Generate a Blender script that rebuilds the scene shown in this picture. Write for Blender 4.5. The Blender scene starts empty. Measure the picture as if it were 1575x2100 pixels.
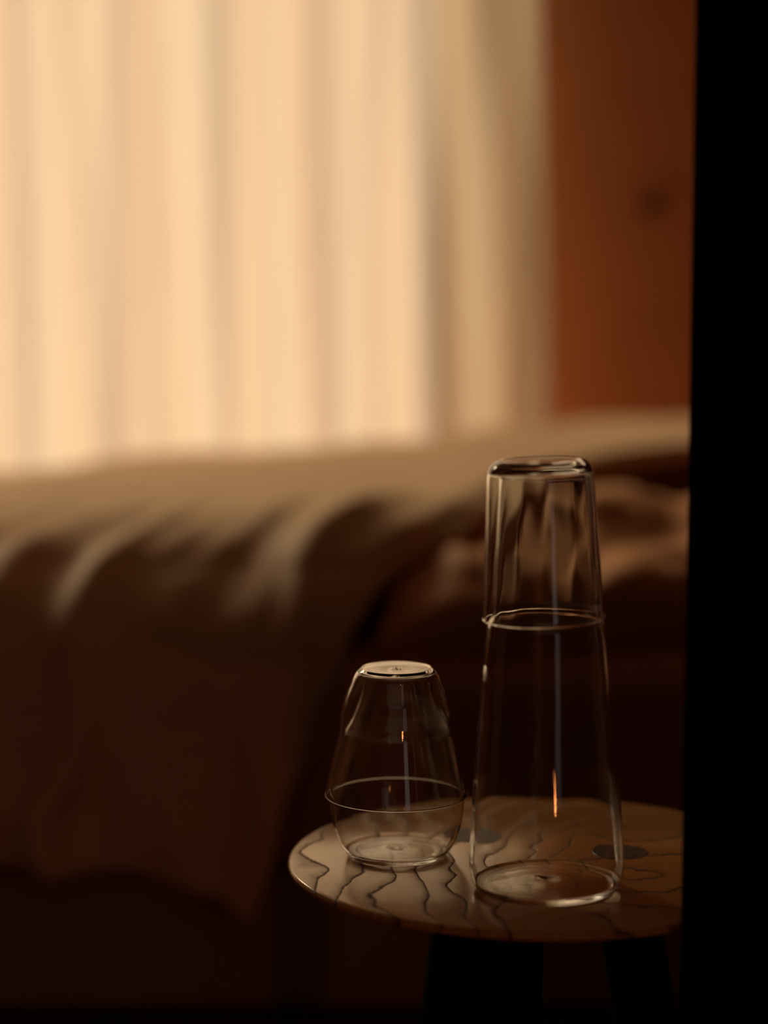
import bpy, bmesh, math, random
from mathutils import Vector, noise
PI = math.pi
C = bpy.context.scene.collection
S = bpy.context.scene

# ------------------------------------------------------------------ camera
FPX = 4700.0                       # focal length in pixels of the 1575x2100 frame
PITCH = math.radians(6.9)          # looking down
H = 0.95                           # camera height
TZ = 0.45                          # table top height
cam = bpy.data.cameras.new('camera')
co = bpy.data.objects.new('camera', cam); C.objects.link(co)
co.location = (0, 0, H)
co.rotation_euler = (PI/2 - PITCH, 0, 0)
cam.sensor_fit = 'HORIZONTAL'; cam.sensor_width = 36
cam.lens = FPX/1575*36
cam.dof.use_dof = True
cam.dof.focus_distance = 1.80
cam.dof.aperture_fstop = 2.2
cam.clip_start = 0.05
S.camera = co

# ------------------------------------------------------------------ world, sun, lamps
W = bpy.data.worlds.new('evening_sky'); S.world = W; W.use_nodes = True
bg = W.node_tree.nodes['Background']
bg.inputs[0].default_value = (1.0, 0.72, 0.48, 1); bg.inputs[1].default_value = 1.35
sun = bpy.data.lights.new('sun', 'SUN'); so = bpy.data.objects.new('sun', sun); C.objects.link(so)
sun.energy = 5.5; sun.angle = math.radians(18); sun.color = (1.0, 0.84, 0.55)
d = Vector((math.sin(math.radians(38)), -math.cos(math.radians(38)), -math.tan(math.radians(26))))
so.rotation_euler = d.to_track_quat('-Z', 'Y').to_euler()
# the hallway behind the camera: a narrow strip of cool daylight and a small orange lamp
def area(name, loc, rot, sx, sy, watt, col):
    l = bpy.data.lights.new(name, 'AREA'); l.shape = 'RECTANGLE'; l.size = sx; l.size_y = sy
    l.energy = watt; l.color = col
    o = bpy.data.objects.new(name, l); C.objects.link(o); o.location = loc; o.rotation_euler = rot
    return o
area('hallway_daylight', (0.98, -1.2, 1.15), (PI/2, 0, math.radians(16)), 0.40, 1.7, 0.45, (1.0, 0.82, 0.76))
pl = bpy.data.lights.new('hallway_lamp', 'POINT'); pl.energy = 3.6; pl.color = (1, 0.30, 0.08); pl.shadow_soft_size = 0.034
po = bpy.data.objects.new('hallway_lamp', pl); C.objects.link(po); po.location = (0.52, -0.6, 0.33)

area('added_hall_fill', (-0.35, -1.0, 2.4), (0, 0, 0), 2.4, 2.2, 1.4, (1.0, 0.72, 0.52))  # added unseen fill, lifts the dark floor and bed base

S.view_settings.view_transform = 'Standard'; S.view_settings.look = 'None'
S.view_settings.gamma = 1; S.view_settings.use_curve_mapping = False
S.view_settings.exposure = 0.10
S.cycles.max_bounces = 16; S.cycles.diffuse_bounces = 6; S.cycles.glossy_bounces = 10
S.cycles.transmission_bounces = 16; S.cycles.transparent_max_bounces = 16
S.cycles.caustics_reflective = True; S.cycles.caustics_refractive = True
S.cycles.sample_clamp_indirect = 6; S.cycles.blur_glossy = 0.2

def at(x, y, Y):
    """world X, z of the ray through photo pixel x, y at distance Y"""
    a = PITCH + math.atan((y-1050)/FPX)
    z = H - Y*math.tan(a)
    D = Y*math.cos(PITCH) + (H-z)*math.sin(PITCH)
    return (x-787.5)/FPX*D, z, D

# ------------------------------------------------------------------ materials
def mat(name):
    m = bpy.data.materials.new(name); m.use_nodes = True
    nt = m.node_tree; b = nt.nodes['Principled BSDF']
    return m, nt, b
def N(nt, kind, **kw):
    n = nt.nodes.new(kind)
    for k, v in kw.items():
        if k.startswith('_'): setattr(n, k[1:], v)
    return n
def L(nt, a, b): nt.links.new(a, b)
def coords(nt, scale=(1, 1, 1), out='Object'):
    t = N(nt, 'ShaderNodeTexCoord'); m = N(nt, 'ShaderNodeMapping'); m.inputs['Scale'].default_value = scale
    L(nt, t.outputs[out], m.inputs[0]); return m.outputs[0]
def noise_tex(nt, vec, scale, detail=3, rough=.5):
    n = N(nt, 'ShaderNodeTexNoise'); n.inputs['Scale'].default_value = scale
    n.inputs['Detail'].default_value = detail; n.inputs['Roughness'].default_value = rough
    L(nt, vec, n.inputs['Vector']); return n.outputs['Fac']
def ramp(nt, fac, stops):
    r = N(nt, 'ShaderNodeValToRGB'); L(nt, fac, r.inputs[0]); e = r.color_ramp.elements
    while len(e) < len(stops): e.new(0.5)
    for q, (p, c) in zip(e, stops): q.position = p; q.color = tuple(c) + (1,)
    return r.outputs[0]
def math_n(nt, op, a, b=None, c=None):
    n = N(nt, 'ShaderNodeMath', _operation=op)
    for i, v in enumerate((a, b, c)):
        if v is None: continue
        if isinstance(v, (int, float)): n.inputs[i].default_value = v
        else: L(nt, v, n.inputs[i])
    return n.outputs[0]
def plain(name, col, rough=.6, nscale=20, var=.12, bump=.05, spec=.3, stretch=(1, 1, 1)):
    m, nt, b = mat(name)
    v = coords(nt, stretch); f = noise_tex(nt, v, nscale, 4)
    lo = tuple(c*(1-var) for c in col); hi = tuple(min(1, c*(1+var)) for c in col)
    L(nt, ramp(nt, f, [(.3, lo), (.7, hi)]), b.inputs['Base Color'])
    b.inputs['Roughness'].default_value = rough; b.inputs['Specular IOR Level'].default_value = spec
    bp = N(nt, 'ShaderNodeBump'); bp.inputs['Strength'].default_value = bump; bp.inputs['Distance'].default_value = .01
    L(nt, f, bp.inputs['Height']); L(nt, bp.outputs[0], b.inputs['Normal'])
    return m
def fabric(name, col, weave=900, sheen=.2):
    m, nt, b = mat(name)
    v = coords(nt)
    f = noise_tex(nt, v, 7, 3); g = noise_tex(nt, v, weave, 1)
    lo = tuple(c*.9 for c in col)
    L(nt, ramp(nt, f, [(.3, lo), (.7, col)]), b.inputs['Base Color'])
    b.inputs['Roughness'].default_value = .62; b.inputs['Specular IOR Level'].default_value = .35
    b.inputs['Sheen Weight'].default_value = sheen; b.inputs['Sheen Roughness'].default_value = .45
    b.inputs['Sheen Tint'].default_value = (1, .72, .45, 1)
    bp = N(nt, 'ShaderNodeBump'); bp.inputs['Strength'].default_value = .15; bp.inputs['Distance'].default_value = .001
    L(nt, g, bp.inputs['Height']); L(nt, bp.outputs[0], b.inputs['Normal'])
    return m
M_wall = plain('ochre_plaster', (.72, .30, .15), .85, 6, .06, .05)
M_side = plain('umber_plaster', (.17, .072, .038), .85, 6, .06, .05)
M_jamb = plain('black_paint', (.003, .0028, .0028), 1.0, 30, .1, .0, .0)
M_hall = plain('dark_hall_plaster', (.05, .035, .03), .9, 8, .1, .03, .1)
M_ceiling = plain('warm_ceiling_plaster', (.42, .30, .20), .9, 8, .05, .03)
M_floor = plain('dark_floor_boards', (.22, .12, .06), .5, 5, .3, .05, .2, (1, 12, 1))
M_duvet = fabric('sand_linen', (.91, .56, .335), sheen=1.0)
M_pillow = fabric('rust_linen', (.82, .36, .155), sheen=.1)
M_sheet = fabric('brown_sheet', (.70, .31, .17))
M_base = fabric('brown_base_cloth', (.50, .27, .17))
M_bedwood = plain('dark_bed_wood', (.15, .07, .04), .5, 12, .3, .05, .3, (1, 8, 8))
M_frame = plain('window_wood', (.30, .17, .09), .5, 15, .15, .05, .3, (8, 8, 1))
M_black = plain('blackened_metal', (.02, .012, .008), .5, 30, .1, .02)
M_leg = plain('black_stained_ash', (.0045, .0038, .0036), .7, 30, .5, .25, .08, (14, 14, 1))
M_tenon = plain('black_stained_endgrain', (.030, .017, .012), .4, 120, .3, .1, .4)

def curtain_mat():
    m = bpy.data.materials.new('sheer_curtain_linen'); m.use_nodes = True
    nt = m.node_tree; nt.nodes.clear()
    out = N(nt, 'ShaderNodeOutputMaterial')
    v = coords(nt, (260, 260, 6)); f = noise_tex(nt, v, 1, 2)
    col = ramp(nt, f, [(.3, (.52, .45, .345)), (.7, (.575, .50, .385))])
    t = N(nt, 'ShaderNodeBsdfTranslucent'); df = N(nt, 'ShaderNodeBsdfDiffuse')
    L(nt, col, t.inputs[0]); L(nt, col, df.inputs[0])
    mx = N(nt, 'ShaderNodeMixShader'); mx.inputs[0].default_value = .50
    L(nt, t.outputs[0], mx.inputs[1]); L(nt, df.outputs[0], mx.inputs[2])
    vs = coords(nt, (14, 3, .35)); hue = noise_tex(nt, vs, 1, 3, .6)      # light scattered between folds, put into the colour as cream-peach streaks
    mc = N(nt, 'ShaderNodeMix', _data_type='RGBA', _blend_type='MULTIPLY'); mc.inputs[0].default_value = 1
    L(nt, col, mc.inputs[6]); L(nt, ramp(nt, hue, [(.40, (.97, .97, .97)), (.60, (.96, .86, .78))]), mc.inputs[7])
    L(nt, mc.outputs[2], t.inputs[0]); L(nt, mc.outputs[2], df.inputs[0])
    tr = N(nt, 'ShaderNodeBsdfTransparent'); mo = N(nt, 'ShaderNodeMixShader'); mo.inputs[0].default_value = .22   # open weave
    L(nt, mx.outputs[0], mo.inputs[1]); L(nt, tr.outputs[0], mo.inputs[2])
    L(nt, mo.outputs[0], out.inputs[0])
    return m
M_curtain = curtain_mat()

def glass_mat():
    m, nt, b = mat('clear_borosilicate_glass')
    b.inputs['Base Color'].default_value = (.985, .99, .985, 1)
    b.inputs['Transmission Weight'].default_value = 1; b.inputs['Roughness'].default_value = 0
    b.inputs['IOR'].default_value = 1.47
    return m
M_glass = glass_mat()

def wood_mat():
    """oiled ash: broad cathedral figure, dark porous early wood along each ring"""
    m, nt, b = mat('oiled_ash_top')
    t = N(nt, 'ShaderNodeTexCoord')
    # distort the plan position
    mp = N(nt, 'ShaderNodeMapping'); mp.inputs['Scale'].default_value = (1, .75, 1); L(nt, t.outputs['Object'], mp.inputs[0])
    nz = N(nt, 'ShaderNodeTexNoise'); nz.inputs['Scale'].default_value = 15; nz.inputs['Detail'].default_value = 1.6
    L(nt, mp.outputs[0], nz.inputs['Vector'])
    nz2 = N(nt, 'ShaderNodeTexNoise'); nz2.inputs['Scale'].default_value = 260; nz2.inputs['Detail'].default_value = 2
    L(nt, t.outputs['Object'], nz2.inputs['Vector'])
    sp = N(nt, 'ShaderNodeSeparateXYZ'); L(nt, t.outputs['Object'], sp.inputs[0])
    x = sp.outputs[0]; y = sp.outputs[1]
    w1 = math_n(nt, 'MULTIPLY', math_n(nt, 'SUBTRACT', nz.outputs['Fac'], .5), .085)
    w2 = math_n(nt, 'MULTIPLY', math_n(nt, 'SUBTRACT', nz2.outputs['Fac'], .5), .0034)
    dx = math_n(nt, 'MINIMUM', math_n(nt, 'SUBTRACT', x, .075), 0.0)
    dx = math_n(nt, 'ADD', dx, math_n(nt, 'MULTIPLY', x, .10))
    dy = math_n(nt, 'MULTIPLY', math_n(nt, 'ADD', y, .05), .55)
    r = math_n(nt, 'SQRT', math_n(nt, 'ADD', math_n(nt, 'MULTIPLY', dx, dx), math_n(nt, 'MULTIPLY', dy, dy)))
    r = math_n(nt, 'ADD', math_n(nt, 'ADD', r, w1), w2)
    ph = math_n(nt, 'FRACT', math_n(nt, 'MULTIPLY', r, 33.0))
    # fine pores: short dark flecks strongest just inside each ring line
    pv = N(nt, 'ShaderNodeMapping'); pv.inputs['Scale'].default_value = (330, 1000, 1); L(nt, t.outputs['Object'], pv.inputs[0])
    pn = noise_tex(nt, pv.outputs[0], 1, 2, .6)
    pores = ramp(nt, pn, [(.42, (0, 0, 0)), (.60, (1, 1, 1))])
    line = ramp(nt, ph, [(0, (.9, .9, .9)), (.05, (1, 1, 1)), (.085, (.75,)*3), (.25, (.30,)*3), (.50, (.05,)*3), (.93, (0, 0, 0))])
    core = ramp(nt, ph, [(0, (.8,)*3), (.035, (1, 1, 1)), (.09, (.35,)*3), (.22, (.06,)*3), (.4, (0, 0, 0)), (.965, (0, 0, 0)), (1, (.7,)*3)])
    inv = math_n(nt, 'SUBTRACT', 1.0, pores)
    fleck = math_n(nt, 'MULTIPLY', line, math_n(nt, 'MULTIPLY_ADD', inv, .8, .2))
    amt = math_n(nt, 'MAXIMUM', math_n(nt, 'MULTIPLY', fleck, .75), math_n(nt, 'MULTIPLY', core, .95))
    base = ramp(nt, noise_tex(nt, mp.outputs[0], 9, 3), [(.3, (.72, .335, .105)), (.7, (.84, .40, .135))])
    st = N(nt, 'ShaderNodeMapping'); st.inputs['Scale'].default_value = (30, 500, 1); L(nt, t.outputs['Object'], st.inputs[0])
    mx0 = N(nt, 'ShaderNodeMix', _data_type='RGBA', _blend_type='MULTIPLY'); mx0.inputs[0].default_value = 1
    L(nt, base, mx0.inputs[6]); L(nt, ramp(nt, noise_tex(nt, st.outputs[0], 1, 2), [(.3, (.86,)*3), (.7, (1, 1, 1))]), mx0.inputs[7])
    mx = N(nt, 'ShaderNodeMix', _data_type='RGBA')
    L(nt, amt, mx.inputs[0]); L(nt, mx0.outputs[2], mx.inputs[6]); mx.inputs[7].default_value = (.085, .030, .011, 1)
    L(nt, mx.outputs[2], b.inputs['Base Color'])
    b.inputs['Roughness'].default_value = .27
    L(nt, math_n(nt, 'MULTIPLY_ADD', amt, -.5, .42), b.inputs['Coat Weight']); b.inputs['Coat Roughness'].default_value = .16; b.inputs['Coat IOR'].default_value = 1.45
    b.inputs['Specular Tint'].default_value = (1, .66, .34, 1)
    L(nt, math_n(nt, 'MULTIPLY_ADD', amt, -.6, .8), b.inputs['Specular IOR Level'])
    L(nt, math_n(nt, 'MULTIPLY_ADD', amt, .45, .18), b.inputs['Roughness'])
    bp = N(nt, 'ShaderNodeBump'); bp.inputs['Strength'].default_value = .35; bp.inputs['Distance'].default_value = .0006
    bp.invert = True
    L(nt, amt, bp.inputs['Height']); L(nt, bp.outputs[0], b.inputs['Normal'])
    return m
M_wood = wood_mat()

# ------------------------------------------------------------------ builders
def link(name, me, m, parent=None, smooth=True, loc=(0, 0, 0), rot=(0, 0, 0)):
    o = bpy.data.objects.new(name, me); C.objects.link(o)
    o.data.materials.append(m); o.location = loc; o.rotation_euler = rot
    if parent: o.parent = parent
    if smooth:
        for p in me.polygons: p.use_smooth = True
    return o
def obj(name, bm, m, parent=None, smooth=True, **k):
    bmesh.ops.recalc_face_normals(bm, faces=bm.faces)
    me = bpy.data.meshes.new(name); bm.to_mesh(me); bm.free()
    return link(name, me, m, parent, smooth, **k)
def tag(o, label, cat, group=None):
    o['label'] = label; o['category'] = cat
    if group: o['group'] = group
    return o
def thing(name, label, cat, loc=(0, 0, 0), rot=(0, 0, 0), group=None):
    o = bpy.data.objects.new(name, None); C.objects.link(o); o.location = loc; o.rotation_euler = rot
    return tag(o, label, cat, group)
def bx(bm, x0, x1, y0, y1, z0, z1):
    vs = [bm.verts.new((x, y, z)) for z in (z0, z1) for x, y in ((x0, y0), (x1, y0), (x1, y1), (x0, y1))]
    for f in ((0, 3, 2, 1), (4, 5, 6, 7), (0, 1, 5, 4), (1, 2, 6, 5), (2, 3, 7, 6), (3, 0, 4, 7)):
        bm.faces.new([vs[i] for i in f])
def box(name, x0, x1, y0, y1, z0, z1, m, parent=None, bev=0.0, seg=2):
    bm = bmesh.new(); bx(bm, x0, x1, y0, y1, z0, z1)
    if bev: bmesh.ops.bevel(bm, geom=bm.edges[:], offset=bev, segments=seg, profile=.5, affect='EDGES')
    return obj(name, bm, m, parent, smooth=False)
def struct(o): o['kind'] = 'structure'; return o
def grid_mesh(bm, P, cyc=False):
    V = [[bm.verts.new(p) for p in row] for row in P]
    for i in range(len(V)-1):
        n = len(V[0])
        for j in range(n if cyc else n-1):
            bm.faces.new((V[i][j], V[i][(j+1) % n], V[i+1][(j+1) % n], V[i+1][j]))
    return V
def spline(pts, n):
    """Catmull-Rom through 2-D points, n steps per span"""
    out = []
    P = [pts[0]] + list(pts) + [pts[-1]]
    for i in range(1, len(P)-2):
        p0, p1, p2, p3 = P[i-1], P[i], P[i+1], P[i+2]
        for k in range(n):
            t = k/n
            out.append(tuple(.5*((2*b)+(c-a)*t+(2*a-5*b+4*c-d)*t*t+(3*b-a-3*c+d)*t**3) for a, b, c, d in zip(p0, p1, p2, p3)))
    out.append(tuple(pts[-1])); return out
def interp(tbl, x):
    if x <= tbl[0][0]: return tbl[0][1]
    for (a, u), (b, v) in zip(tbl, tbl[1:]):
        if x <= b:
            t = (x-a)/(b-a); t = t*t*(3-2*t); return u+(v-u)*t
    return tbl[-1][1]
def lathe(profile, seg=128, wob=None):
    """closed revolve: profile of (r, z) starting and ending on the axis (r = 0)"""
    bm = bmesh.new()
    rings = []
    for k, (r, z) in enumerate(profile):
        if r < 1e-6: rings.append([bm.verts.new((0, 0, z))]); continue
        row = []
        for j in range(seg):
            a = 2*PI*j/seg
            rr, zz = (r, z) if wob is None else wob(k, r, z, a)
            row.append(bm.verts.new((rr*math.cos(a), rr*math.sin(a), zz)))
        rings.append(row)
    for A, B in zip(rings, rings[1:]):
        if len(A) == 1 and len(B) == 1: continue
        for j in range(seg):
            k = (j+1) % seg
            if len(A) == 1: bm.faces.new((A[0], B[k], B[j]))
            elif len(B) == 1: bm.faces.new((A[j], A[k], B[0]))
            else: bm.faces.new((A[j], A[k], B[k], B[j]))
    return bm

# ------------------------------------------------------------------ room shell
YW = 4.40                                   # inner face of the back wall
XL, XR, ZC = -3.4, 1.5, 2.5
WX0, WX1, WZ0, WZ1 = -1.9, 0.14, 0.04, 2.30   # window opening
YJ0, YJ1, XJ = 1.49, 1.60, 0.2135           # partition with the doorway
struct(box('floor', XL-.1, XR+.1, -2.3, YW+.2, -.1, 0, M_floor))
struct(box('ceiling', XL-.1, XR+.1, -2.3, YW+.2, ZC, ZC+.1, M_ceiling))
bm = bmesh.new()
bx(bm, XL, WX0, YW, YW+.18, 0, ZC); bx(bm, WX1, XR, YW, YW+.18, 0, ZC)
bx(bm, WX0, WX1, YW, YW+.18, 0, WZ0); bx(bm, WX0, WX1, YW, YW+.18, WZ1, ZC)
wb = struct(obj('wall_back', bm, M_wall, smooth=False))
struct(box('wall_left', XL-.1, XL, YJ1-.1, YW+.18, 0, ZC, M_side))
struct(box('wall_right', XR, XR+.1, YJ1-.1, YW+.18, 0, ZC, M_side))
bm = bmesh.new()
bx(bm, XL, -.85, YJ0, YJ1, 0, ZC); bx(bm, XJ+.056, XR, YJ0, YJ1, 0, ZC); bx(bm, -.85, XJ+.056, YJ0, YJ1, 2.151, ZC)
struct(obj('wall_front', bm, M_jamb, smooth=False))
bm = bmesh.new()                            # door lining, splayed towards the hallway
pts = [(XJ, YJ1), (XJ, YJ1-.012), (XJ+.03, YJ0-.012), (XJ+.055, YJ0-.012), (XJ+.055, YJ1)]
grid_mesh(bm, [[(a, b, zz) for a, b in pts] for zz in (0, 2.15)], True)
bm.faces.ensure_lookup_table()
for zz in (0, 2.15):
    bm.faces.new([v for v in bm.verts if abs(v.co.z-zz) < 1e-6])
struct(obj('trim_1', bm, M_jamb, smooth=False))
bm = bmesh.new()
bx(bm, -1.3, -1.2, -2.2, YJ0, 0, ZC)
struct(obj('wall_hall_left', bm, M_hall, smooth=False))
struct(box('wall_hall_right', 1.35, 1.45, -2.2, YJ0, 0, ZC, M_hall))
struct(box('wall_hall_end', -1.3, 1.45, -2.3, -2.2, 0, ZC, M_hall))
# window in the back wall (behind the curtain)
win = bpy.data.objects.new('window_1', None); C.objects.link(win); win.location = (0, 0, 0); win['kind'] = 'structure'
t = .045
box('window_sill', WX0+.002, WX1-.002, YW-.03, YW+.10, WZ0, WZ0+.025, M_frame, win, .004)
box('window_jamb', WX0+.002, WX0+t, YW+.10, YW+.16, WZ0+.025, WZ1-.002, M_frame, win, .003)
box('window_jamb', WX1-t, WX1-.002, YW+.10, YW+.16, WZ0+.025, WZ1-.002, M_frame, win, .003)
box('window_head', WX0+t, WX1-t, YW+.10, YW+.16, WZ1-t, WZ1-.002, M_frame, win, .003)
# small round fitting on the wall
x, z, D = at(1330, 425, YW)
bm = lathe([(0, 0), (.017, 0), (.017, .004), (.008, .008), (.008, .028), (.020, .034), (.022, .042), (.016, .050), (0, .051)], 32)
o = obj('wall_hook', bm, M_bedwood, loc=(x, YW, z), rot=(PI/2, 0, 0))
tag(o, 'small dark round knob on the orange-brown wall right of the curtain', 'wall hook')

# ------------------------------------------------------------------ curtain
# brightness of the folds across the photo -> slope of the cloth to the low sun -> depth
BT = {  # height z : [(photo x, slope -1..1)]
 'top': [(-900, .2), (-60, -.3), (10, .9), (45, -.9), (85, .7), (120, .1), (165, -.3), (200, .9), (250, -.9), (285, .2), (325, -.5), (350, .9), (390, .8), (440, -.7), (478, -.8), (500, .9), (545, .2), (600, .8), (640, -.6), (690, -.2), (725, .8), (780, -.5), (815, .8), (860, -1), (890, -.6), (910, 1.), (975, .9), (1000, -1.), (1040, .2), (1060, -1), (1090, .3), (1125, .2)],
 'mid': [(-900, .2), (-60, -.3), (10, .9), (50, -.9), (110, .9), (150, .8), (185, -1), (215, .2), (250, -.8), (295, .5), (325, -.7), (350, .9), (405, .8), (450, -.7), (470, -.8), (500, .9), (530, .9), (560, .2), (600, .8), (640, -.7), (685, -.5), (720, .7), (750, -.6), (800, .9), (840, .7), (865, -1), (915, -.8), (950, .8), (1010, 1.), (1030, -.8), (1060, .1), (1090, -.9), (1125, .2)],
 'bot': [(-900, .2), (-60, -.3), (10, 1), (60, -.9), (100, .9), (165, .9), (205, -.9), (240, -.9), (280, .5), (330, -.3), (365, .9), (430, .8), (465, -1), (490, .9), (540, .7), (560, 0), (620, .9), (650, -.4), (690, -.9), (715, .8), (755, .6), (765, -.7), (800, .9), (845, .9), (870, -1), (925, -.9), (960, .8), (1025, .9), (1050, -.9), (1090, -.2), (1125, .2)]}
YC = 4.22
def build_curtain():
    bm = bmesh.new()
    nx, nz = 1000, 40
    x0, x1 = -2.12, at(1122, 830, YC)[0]
    z0, z1 = .03, 2.42
    def prof(T):
        xs = [x0+(x1-x0)*i/nx for i in range(nx+1)]
        sl = []
        for X in xs:
            px = 787.5 + X*FPX/4.2
            if px < -60:
                s = .9*math.sin(px/31.0+1.3*math.sin(px/97.0)) + .2*math.sin(px/13.0)
            else: s = interp(T, px)
            sl.append(s)
        mean = sum(sl)/len(sl)
        y = 0; out = []
        for s in sl:
            y += (s-mean)*.62*(x1-x0)/nx; out.append(y)
        # take out slow drift so that the cloth hangs in one plane
        w = 60; k = [sum(out[max(0, i-w):i+w+1])/len(out[max(0, i-w):i+w+1]) for i in range(len(out))]
        return xs, [a-b*.9 for a, b in zip(out, k)]
    xs, yt = prof(BT['top']); _, ym = prof(BT['mid']); _, yb = prof(BT['bot'])
    zt, zm, zb = at(0, 60, YC)[1], at(0, 480, YC)[1], at(0, 830, YC)[1]
    P = []
    for j in range(nz+1):
        z = z0+(z1-z0)*j/nz; row = []
        if z >= zt: a, b, c = 1, 0, 0
        elif z >= zm: q = (z-zm)/(zt-zm); a, b, c = q, 1-q, 0
        elif z >= zb: q = (z-zb)/(zm-zb); a, b, c = 0, q, 1-q
        else: a, b, c = 0, 0, 1
        for i, X in enumerate(xs):
            y = YC + a*yt[i]+b*ym[i]+c*yb[i]
            y += .004*noise.noise(Vector((X*18, 0, z*1.6))) + .0018*noise.noise(Vector((X*55, 3, z*2.5)))
            edge = .012*math.sin(z*2.2)*max(0, 1-(x1-X)/.15)
            lean = -.024*(z-.6)/.8*max(0, 1-(x1-X)/.3)
            row.append((X+edge*.2+lean, y, z))
        P.append(row)
    grid_mesh(bm, P)
    return bm
t = thing('curtain', 'cream sheer pleated curtain glowing with low daylight behind the bed', 'curtain', (0, YC, 0))
c = obj('cloth', build_curtain(), M_curtain); c.parent = t; c.location = (0, -YC, 0)
bm = bmesh.new()
bmesh.ops.create_cone(bm, cap_ends=True, segments=20, radius1=.011, radius2=.011, depth=2.55)
o = obj('rod', bm, M_black, t, loc=(-.92, 0, 2.44), rot=(0, PI/2, 0))
o = None

# ------------------------------------------------------------------ bed
BX0, BX1, BY0, BY1 = -.74, 1.20, 2.66, 3.95
t = thing('bed', 'low dark wooden bed with brown sheet under the sand-coloured duvet', 'bed', (0, 3.2, 0))
def on(parent, o):
    o.parent = parent; o.location = o.location - parent.location; return o
on(t, box('bed_base', BX0+.01, BX1-.01, BY0+.02, BY1-.02, .02, .19, M_base, None, .01))
for X in (BX0+.1, BX1-.1):
    for Y in (BY0+.10, BY1-.10):
        on(t, box('leg', X-.03, X+.03, Y-.03, Y+.03, 0, .0198, M_bedwood, None, .004))
on(t, box('headboard', BX1, BX1+.05, BY0-.02, BY1+.02, .07, .80, M_bedwood, None, .012))
def mattress():
    bm = bmesh.new()
    bx(bm, BX0+.01, BX1-.005, BY0, BY1, .192, .455)
    bmesh.ops.subdivide_edges(bm, edges=bm.edges[:], cuts=28, use_grid_fill=True)
    cx, cy, cz = (BX0+BX1)/2, (BY0+BY1)/2, .3235
    hx, hy, hz = (BX1-BX0)/2-.0075, (BY1-BY0)/2, .1315
    R = .05
    for v in bm.verts:
        p = [v.co.x-cx, v.co.y-cy, v.co.z-cz]; h = [hx, hy, hz]; q = []; e = []
        for a, b in zip(p, h):
            q.append(max(-b+R, min(b-R, a))); e.append(a-q[-1])
        l = math.sqrt(sum(k*k for k in e))
        if l > 1e-6:
            e = [k/l*R for k in e]
        w = .006*noise.noise(Vector((v.co.x*9+v.co.z*5, v.co.y*6, v.co.z*6)))
        v.co = (cx+q[0]+e[0], cy+q[1]+e[1]+(w if e[1] < -.01 else 0), cz+q[2]+e[2]+(w if e[2] > .02 else 0))
    return bm
on(t, obj('mattress', mattress(), M_sheet))

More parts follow.
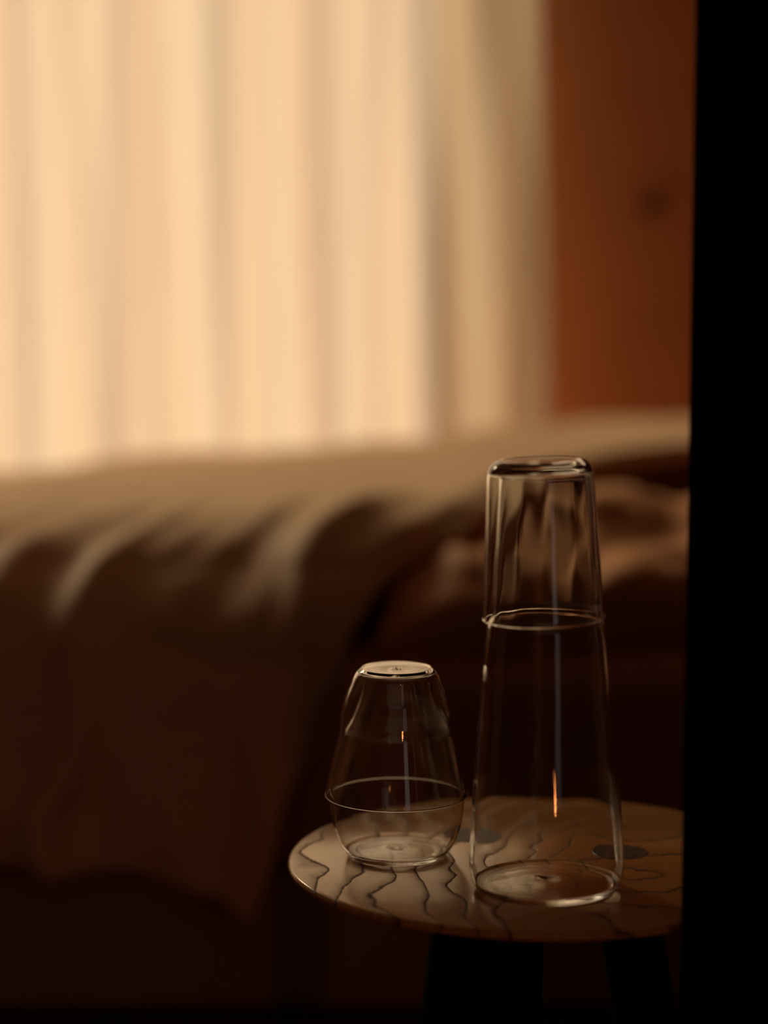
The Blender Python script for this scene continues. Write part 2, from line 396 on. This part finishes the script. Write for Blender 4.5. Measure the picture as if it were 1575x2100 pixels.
# duvet: paths (Y, z) from the far side over the top and down the near side
def duvet():
    path = spline([(4.00, .30), (4.01, .44), (3.96, .545), (3.80, .590), (3.5, .600), (3.2, .603), (3.0, .604), (2.88, .596), (2.78, .565), (2.70, .505), (2.645, .42), (2.618, .33), (2.605, .25), (2.60, .17)], 12)
    # right border of the duvet: X against path distance (measured in the photo)
    n = len(path)
    bord = []
    for (Y, z) in path:
        if Y > 3.3: X = min(1.15, .75+(Y-3.3)*2.5)
        elif Y >= 2.80 and z > .5: X = interp([(2.80, .06), (2.84, .10), (2.93, .145), (3.06, .205), (3.18, .29), (3.3, .75)], Y)
        else: X = interp([(.17, -.150), (.25, -.125), (.38, -.082), (.47, -.045), (.53, -.012), (.565, .035), (.60, .08)], z)
        bord.append(X)
    for _ in range(4):
        bord = [bord[0]]+[(a+b+c)/3 for a, b, c in zip(bord, bord[1:], bord[2:])]+[bord[-1]]
    x0 = -1.12; m = 190
    # ridges of the hanging side: (X at shoulder, X at hem, width, height)
    ridges = [(-.345, -.385, .026, .050), (-.27, -.295, .035, .012), (-.20, -.235, .030, .006), (-.11, -.155, .022, .028), (-.47, -.50, .03, .04), (-.62, -.64, .035, .05)]
    P = []
    for k, (Y, z) in enumerate(path):
        row = []
        ny, nz_ = 0, 0
        a = path[max(0, k-1)]; b = path[min(n-1, k+1)]
        ty, tz = b[0]-a[0], b[1]-a[1]; l = math.hypot(ty, tz); ny, nz_ = tz/l, -ty/l      # outward normal: up on top, towards the viewer in front
        if nz_ < 0 and z > .55: pass
        near = max(0, min(1, (2.86-Y)/.16))         # 0 on top, 1 on the hanging side
        hang = max(0, min(1, (.56-z)/.35)) if Y < 3.2 else 0
        for i in range(m+1):
            u = i/m
            u = 1-(1-u)**1.35                      # finer towards the right border
            X = x0+(bord[k]-x0)*u
            dsp = 0.0
            # top: soft diagonal rumples
            top = 1-near
            dsp += top*(.010*noise.noise(Vector((X*3.2+Y*2.0, Y*3.8-X*1.2, 1.7)))+.007*noise.noise(Vector((X*9+Y*7, Y*7-X*3, 5.1))))
            # broad creases that run diagonally into the folds over the shoulder
            ph = noise.noise(Vector((X*6.5-(Y-2.8)*4.2, (Y-2.8)*1.5+z*1.5, 9.3)))
            ph += .25*noise.noise(Vector((X*15-(Y-2.8)*9, (Y-2.8)*3+z*3, 2.2)))
            dsp += .030*ph*max(0, min(1, (3.15-Y)/.25))*(1-.35*hang)
            for (xs, xh, w, h) in ridges:
                xc = xs+(xh-xs)*hang + .017*math.sin(z*24+xs*40)*near
                xc += (Y-2.70)*.45*(1-near) if Y < 3.1 else .18
                g = math.exp(-((X-xc)/w)**2)
                dsp += h*g*max(0, min(1, (3.05-Y)/.3))*(.30+.80*hang)
            dsp += .006*noise.noise(Vector((X*22, z*9, Y*8)))*near
            yy, zz = Y+ny*dsp, z+nz_*dsp
            # the loft over the pillows at the head end, lower at the foot
            lift = interp([(-1.4, -.035), (-.65, -.030), (-.30, .0), (.05, .016), (.20, .040), (.35, .052), (.65, .06)], X)
            zz += lift*max(0, min(1, (z-.30)/.25))
            if Y < 3.2 and z < .3:                    # hem droops to the corner
                zz += interp([(-.6, .055), (-.30, .050), (-.20, .02), (-.145, -.01)], X)*(1-(z-.17)/.13)
            if Y < 3.0:
                lim = BY0-.036; q = max(0, min(1, (.55-zz)/.18)); dd = yy-lim
                yy += q*(-dd/2-math.sqrt(dd*dd/4+.00005))        # keeps the cloth outside the mattress, softly
            # rolled border: the last centimetres curl under
            e = max(0, 1-(bord[k]-X)/.06)
            zz -= .014*e*e*(1-near)
            if X < BX0:                                # falls over the foot of the bed
                ex = BX0-X; X = BX0-.035*min(1, ex/.06); zz = max(min(.21, zz), zz-ex)
            row.append((X, yy, zz))
        P.append(row)
    bm = bmesh.new(); grid_mesh(bm, P)
    return bm
o = obj('duvet', duvet(), M_duvet)
md = o.modifiers.new('loft', 'SOLIDIFY'); md.thickness = .028; md.offset = -1; md.use_even_offset = False
md = o.modifiers.new('round', 'SUBSURF'); md.levels = 1; md.render_levels = 1
tag(o, 'sand-coloured linen duvet draped over the bed in deep folds', 'duvet')
DUVET = o

def pillow(name, label, loc, rot, hx, hy, hz, m, seed):
    bm = bmesh.new(); P = []; nu, nv = 56, 40
    top, bot = [], []
    for sgn, store in ((1, top), (-1, bot)):
        for i in range(nu+1):
            row = []
            for j in range(nv+1):
                u = -1+2*i/nu; v = -1+2*j/nv
                pu = 1-.10*(1-v*v)*0 ; edge = (1-u**4)*(1-v**4)
                pinch = 1-.07*(1-abs(v)**2)*(abs(u)**3)
                pinch2 = 1-.07*(1-abs(u)**2)*(abs(v)**3)
                h = hz*(max(0, edge))**.45
                n_ = noise.noise(Vector((u*3.4+seed+v, v*2.0-u, seed)))*.026+noise.noise(Vector((u*9+v*3, v*4-u*2, seed*2)))*.012
                crease = -.012*max(0, 1-abs(math.atan2(v, 1.01-abs(u))-.4*math.sin(seed))/.3)*max(0, abs(u)-.45)
                z = sgn*(h+.002)+(n_+crease)*max(0, edge)**.5*(1 if sgn > 0 else .3)
                row.append((u*hx*pinch, v*hy*pinch2, z))
            store.append(row)
    VT = grid_mesh(bm, top); VB = grid_mesh(bm, bot)
    per = [(i, 0) for i in range(nu)]+[(nu, j) for j in range(nv)]+[(i, nv) for i in range(nu, 0, -1)]+[(0, j) for j in range(nv, 0, -1)]
    for (a, b), (c, d_) in zip(per, per[1:]+per[:1]):
        bm.faces.new((VT[a][b], VT[c][d_], VB[c][d_], VB[a][b]))
    o = obj(name, bm, m, loc=loc, rot=rot)
    tag(o, label, 'pillow')
    return o
pillow('pillow', 'rumpled rust-brown pillow under the arched edge of the duvet, behind the tall carafe', (.350, 2.905, .526), (math.radians(12), math.radians(-3), math.radians(3)), .378, .212, .062, M_pillow, 2.3)

# ------------------------------------------------------------------ side table
TX, TY, TR = .125, 1.808, .203
tab = thing('side_table', 'round ash-topped side table with black stained legs beside the bed', 'table', (TX, TY, 0))
prof = [(0, TZ), (TR-.0035, TZ), (TR-.0012, TZ-.0010), (TR, TZ-.0032), (TR-.0008, TZ-.0062), (TR-.006, TZ-.0085), (TR-.045, TZ-.022), (TR-.050, TZ-.0235), (0, TZ-.0235)]
o = obj('tabletop', lathe(prof, 160), M_wood, tab)
md = o.modifiers.new('soft', 'EDGE_SPLIT'); md.split_angle = math.radians(40)
px = {}
legs = []
for (x, y) in ((1275, 1747.5), (965, 1713)):
    a = PITCH+math.atan((y-1050)/FPX); Y = (H-TZ)/math.tan(a); X = at(x, y, Y)[0]
    legs.append((X-TX, Y-TY))
r = (math.hypot(*legs[0])+math.hypot(*legs[1]))/2
a0 = math.atan2(legs[0][1], legs[0][0])
print('tenons', legs, r, math.degrees(a0))
for k in range(3):
    a = a0 + k*2*PI/3
    cx, cy = (legs[k] if k < 2 else (r*math.cos(a), r*math.sin(a)))
    u = Vector((cx, cy, 0)).normalized()
    bm = bmesh.new()
    rows = []
    zt, zl = TZ-.0232, 0.0
    spl = math.tan(math.radians(8.5))
    for (z, rad) in ((zt, .0245), (zt-.004, .0250), (.30, .0268), (.15, .0250), (.012, .0205), (.0, .0185)):
        c0 = Vector((cx, cy, z))+u*(TZ-z)*spl
        rows.append([c0+Vector((rad*math.cos(q*2*PI/40), rad*math.sin(q*2*PI/40), 0)) for q in range(40)])
    V = grid_mesh(bm, rows, True); bm.faces.new(V[0]); bm.faces.new(V[-1])
    obj('leg', bm, M_leg, tab)
    bm = lathe([(0, TZ+.0003), (.0215, TZ+.0003), (.0222, TZ-.0004), (.0222, TZ-.004), (0, TZ-.004)], 48)
    for v in bm.verts: v.co.x += cx; v.co.y += cy
    o = obj('leg_tenon', bm, M_tenon, tab, smooth=False)
    o['label'] = 'dark round end of the leg let into the tabletop'

# ------------------------------------------------------------------ glass vessels
def silhouette(cx, Y, pts):
    """photo half-widths (y, r px) -> (radius, height above the table top)"""
    out = []
    for (y, rp) in pts:
        _, z, D = at(cx, y, Y); out.append((rp/FPX*D, z-TZ))
    return out
def ground(x, y):
    a = PITCH+math.atan((y-1050)/FPX); Y = (H-TZ)/math.tan(a); return at(x, y, Y)[0], Y

def shell(outer, th, base, rim_round=True, dimple=0.0):
    """outer: (r,z) from foot edge to rim, upright. returns full closed profile."""
    o = spline(outer, 6)
    n = len(o); inner = []
    for i, (r_, z_) in enumerate(o):
        a = o[max(0, i-1)]; b = o[min(n-1, i+1)]
        tx, tz = b[0]-a[0], b[1]-a[1]; l = math.hypot(tx, tz) or 1
        inner.append((r_-tz/l*th, z_+tx/l*th))
    rim = o[-1]; ri = inner[-1]
    mx, mz = (rim[0]+ri[0])/2, (rim[1]+ri[1])/2
    inner = [p for p in inner if p[1] > base+.0008 and p[0] > 0]
    foot = o[0]
    prof = [(0, foot[1]+dimple)]
    for q in (.15, .3, .5, .7, .85, .95):
        prof.append((foot[0]*q, foot[1]+dimple*(1-q**2)))
    prof += o
    cap = [(rim[0]*.85+ri[0]*.15, max(rim[1], ri[1])+th*.30), (mx, max(rim[1], ri[1])+th*.42), (rim[0]*.15+ri[0]*.85, max(rim[1], ri[1])+th*.30)]
    prof += cap + inner[::-1]
    r0 = inner[0][0]
    prof += [(r0*.97, base+.0004), (r0*.90, base), (r0*.75, base-.0002), (r0*.5, base), (r0*.30, base+.0005), (r0*.2, base+.0007), (r0*.12, base+.0003), (r0*.06, base-.0001), (0, base-.0002)]
    return prof
def foot_pts(R, r, z0, n=5):
    """rounded foot of radius r under an outer radius R"""
    return [(R-r+r*math.sin(k*PI/2/n), z0+r-r*math.cos(k*PI/2/n)) for k in range(n+1)]
def wobble(amp, seed, ninner):
    def f(k, r, z, a):
        if z < .004 or r < .02: return r, z
        n_ = noise.noise(Vector((math.cos(a)*1.2+seed, math.sin(a)*1.2, z*38)))
        n2 = noise.noise(Vector((math.cos(a)*2.5, math.sin(a)*2.5+seed, z*9)))
        return r+amp*(n_*.6+n2)*(1 if k > ninner else .25), z
    return f

# -- big carafe
X, Y = ground(1121, 1824); CX, CY = X, Y
car = silhouette(1121, Y, [(1771, 159), (1700, 156), (1600, 149), (1450, 137), (1330, 126), (1296, 122.5)])
neck = silhouette(1116, Y, [(1278, 119), (1262, 110), (1240, 107.5), (1180, 104.5), (1100, 101), (1040, 97.5), (985, 94), (978, 93.5)])
R0 = car[0][0]
outer = [(R0-.0115, .0003), (R0-.0075, .0012), (R0-.0035, .0048), (R0-.0012, .010)] + car + neck
pf = shell(outer, .0019, .0068, dimple=.0022)
bm = lathe(pf, 160, wobble(.00035, 3.1, len(spline(outer, 6))+6))
tilt = math.radians(-.7)
o = obj('carafe', bm, M_glass, loc=(CX, CY, TZ+.0006), rot=(0, tilt, 0))
tag(o, 'tall tapered clear glass carafe on the round table, nearer the door frame', 'carafe')
zn = neck[-1][1]
# -- tumbler upside down over the carafe neck
cupx = silhouette(1112, CY, [(948, 94), (958, 106), (972, 109.5), (1000, 111.5), (1060, 114.5), (1130, 118), (1200, 121.5), (1250, 124.5), (1266, 127)])
ztop = at(1106, 938, CY)[1]-TZ-.001
zr = cupx[-1][1]
up = [(r_, ztop-z_) for r_, z_ in cupx]          # upright tumbler
R1 = up[2][0]
outer2 = [(R1-.0125, .0002), (R1-.008, .0010), (R1-.0035, .0042), (R1-.0008, .0095)] + up[3:-1] + [(up[-1][0]-.0006, up[-1][1]-.002), (up[-1][0], up[-1][1])]
pf = shell(outer2, .0017, .0082, dimple=.0012)
bm = lathe(pf, 160, wobble(.0003, 8.4, len(spline(outer2, 6))+6))
xr, zz, _ = at(1115, 1272, CY)
hcup = ztop-zr
ct = math.radians(-1.9)
o = obj('tumbler', bm, M_glass, loc=(xr+hcup*math.sin(ct), CY, TZ+ztop), rot=(0, PI+ct, 0))
tag(o, 'clear glass tumbler turned upside down over the neck of the tall carafe', 'glass')

# -- small carafe and its glass
X, Y = ground(814, 1752); GX, GY = X, Y
low = silhouette(814, Y, [(1751, 99.5), (1728, 117.5), (1705, 127), (1682, 133.5), (1655, 137.2), (1635, 138), (1600, 133.5), (1550, 122), (1515, 113), (1498, 108), (1480, 98), (1464, 90), (1430, 77), (1402, 70.5), (1386, 69.5)])
outer = [(low[0][0]-.008, .0002), (low[0][0]-.004, .0011)] + low
pf = shell(outer, .0014, .0042, dimple=.0016)
bm = lathe(pf, 160, wobble(.00012, 1.9, len(spline(outer, 6))+6))
o = obj('small_carafe', bm, M_glass, loc=(GX, GY, TZ+.0006))
tag(o, 'small round-bellied clear glass carafe standing on the left of the table', 'carafe')
upg = silhouette(813, GY, [(1369, 72), (1376, 80), (1387, 88), (1404, 95.5), (1422, 103), (1442, 109.5), (1466, 114), (1487, 115.5), (1500, 116.5), (1515, 120), (1538, 126), (1580, 136), (1612, 143.5), (1628, 147.2)])
ztop = upg[0][1]+.0004
upr = [(r_, ztop-z_) for r_, z_ in upg]
outer2 = upr[:]; outer2[0] = (outer2[0][0], .0003)
pf = shell(outer2, .0013, .0034, dimple=.0012)
bm = lathe(pf, 160, wobble(.00008, 5.2, len(spline(outer2, 6))+6))
gx, _, _ = at(813, 1500, GY)
o = obj('glass', bm, M_glass, loc=(gx, GY, TZ+ztop), rot=(0, PI, 0))
GLASS = tag(o, 'clear drinking glass turned upside down over the small carafe', 'glass')
# printed mark on its base: a little stem between two dots
M_mark = plain('grey_etched_mark', (.02, .014, .010), .8, 50, .05, .0)
bm = bmesh.new()
def blob(cx, cy, rx, ry, n=14):
    vs = [bm.verts.new((cx+rx*math.cos(2*PI*k/n), cy+ry*math.sin(2*PI*k/n), 0)) for k in range(n)]
    ws = [bm.verts.new((v.co.x, v.co.y, .00012)) for v in vs]
    bm.faces.new(ws); bm.faces.new(vs[::-1])
    for k in range(n): bm.faces.new((vs[k], vs[(k+1) % n], ws[(k+1) % n], ws[k]))
blob(-.0028, -.0012, .00055, .0014); blob(.0030, -.0012, .00055, .0014)
blob(0, .0006, .00028, .0052); blob(-.0010, .0010, .00045, .0014); blob(.0008, -.0022, .0005, .0014); blob(-.0004, .0040, .0005, .0012)
mk = obj('etched_mark', bm, M_mark, smooth=False)
mk.parent = GLASS; mk.rotation_euler = (0, PI, 0); mk.location = (0, 0, -.00005+.0013)
mk['label'] = 'tiny dark mark on the base of the glass'
print('done')
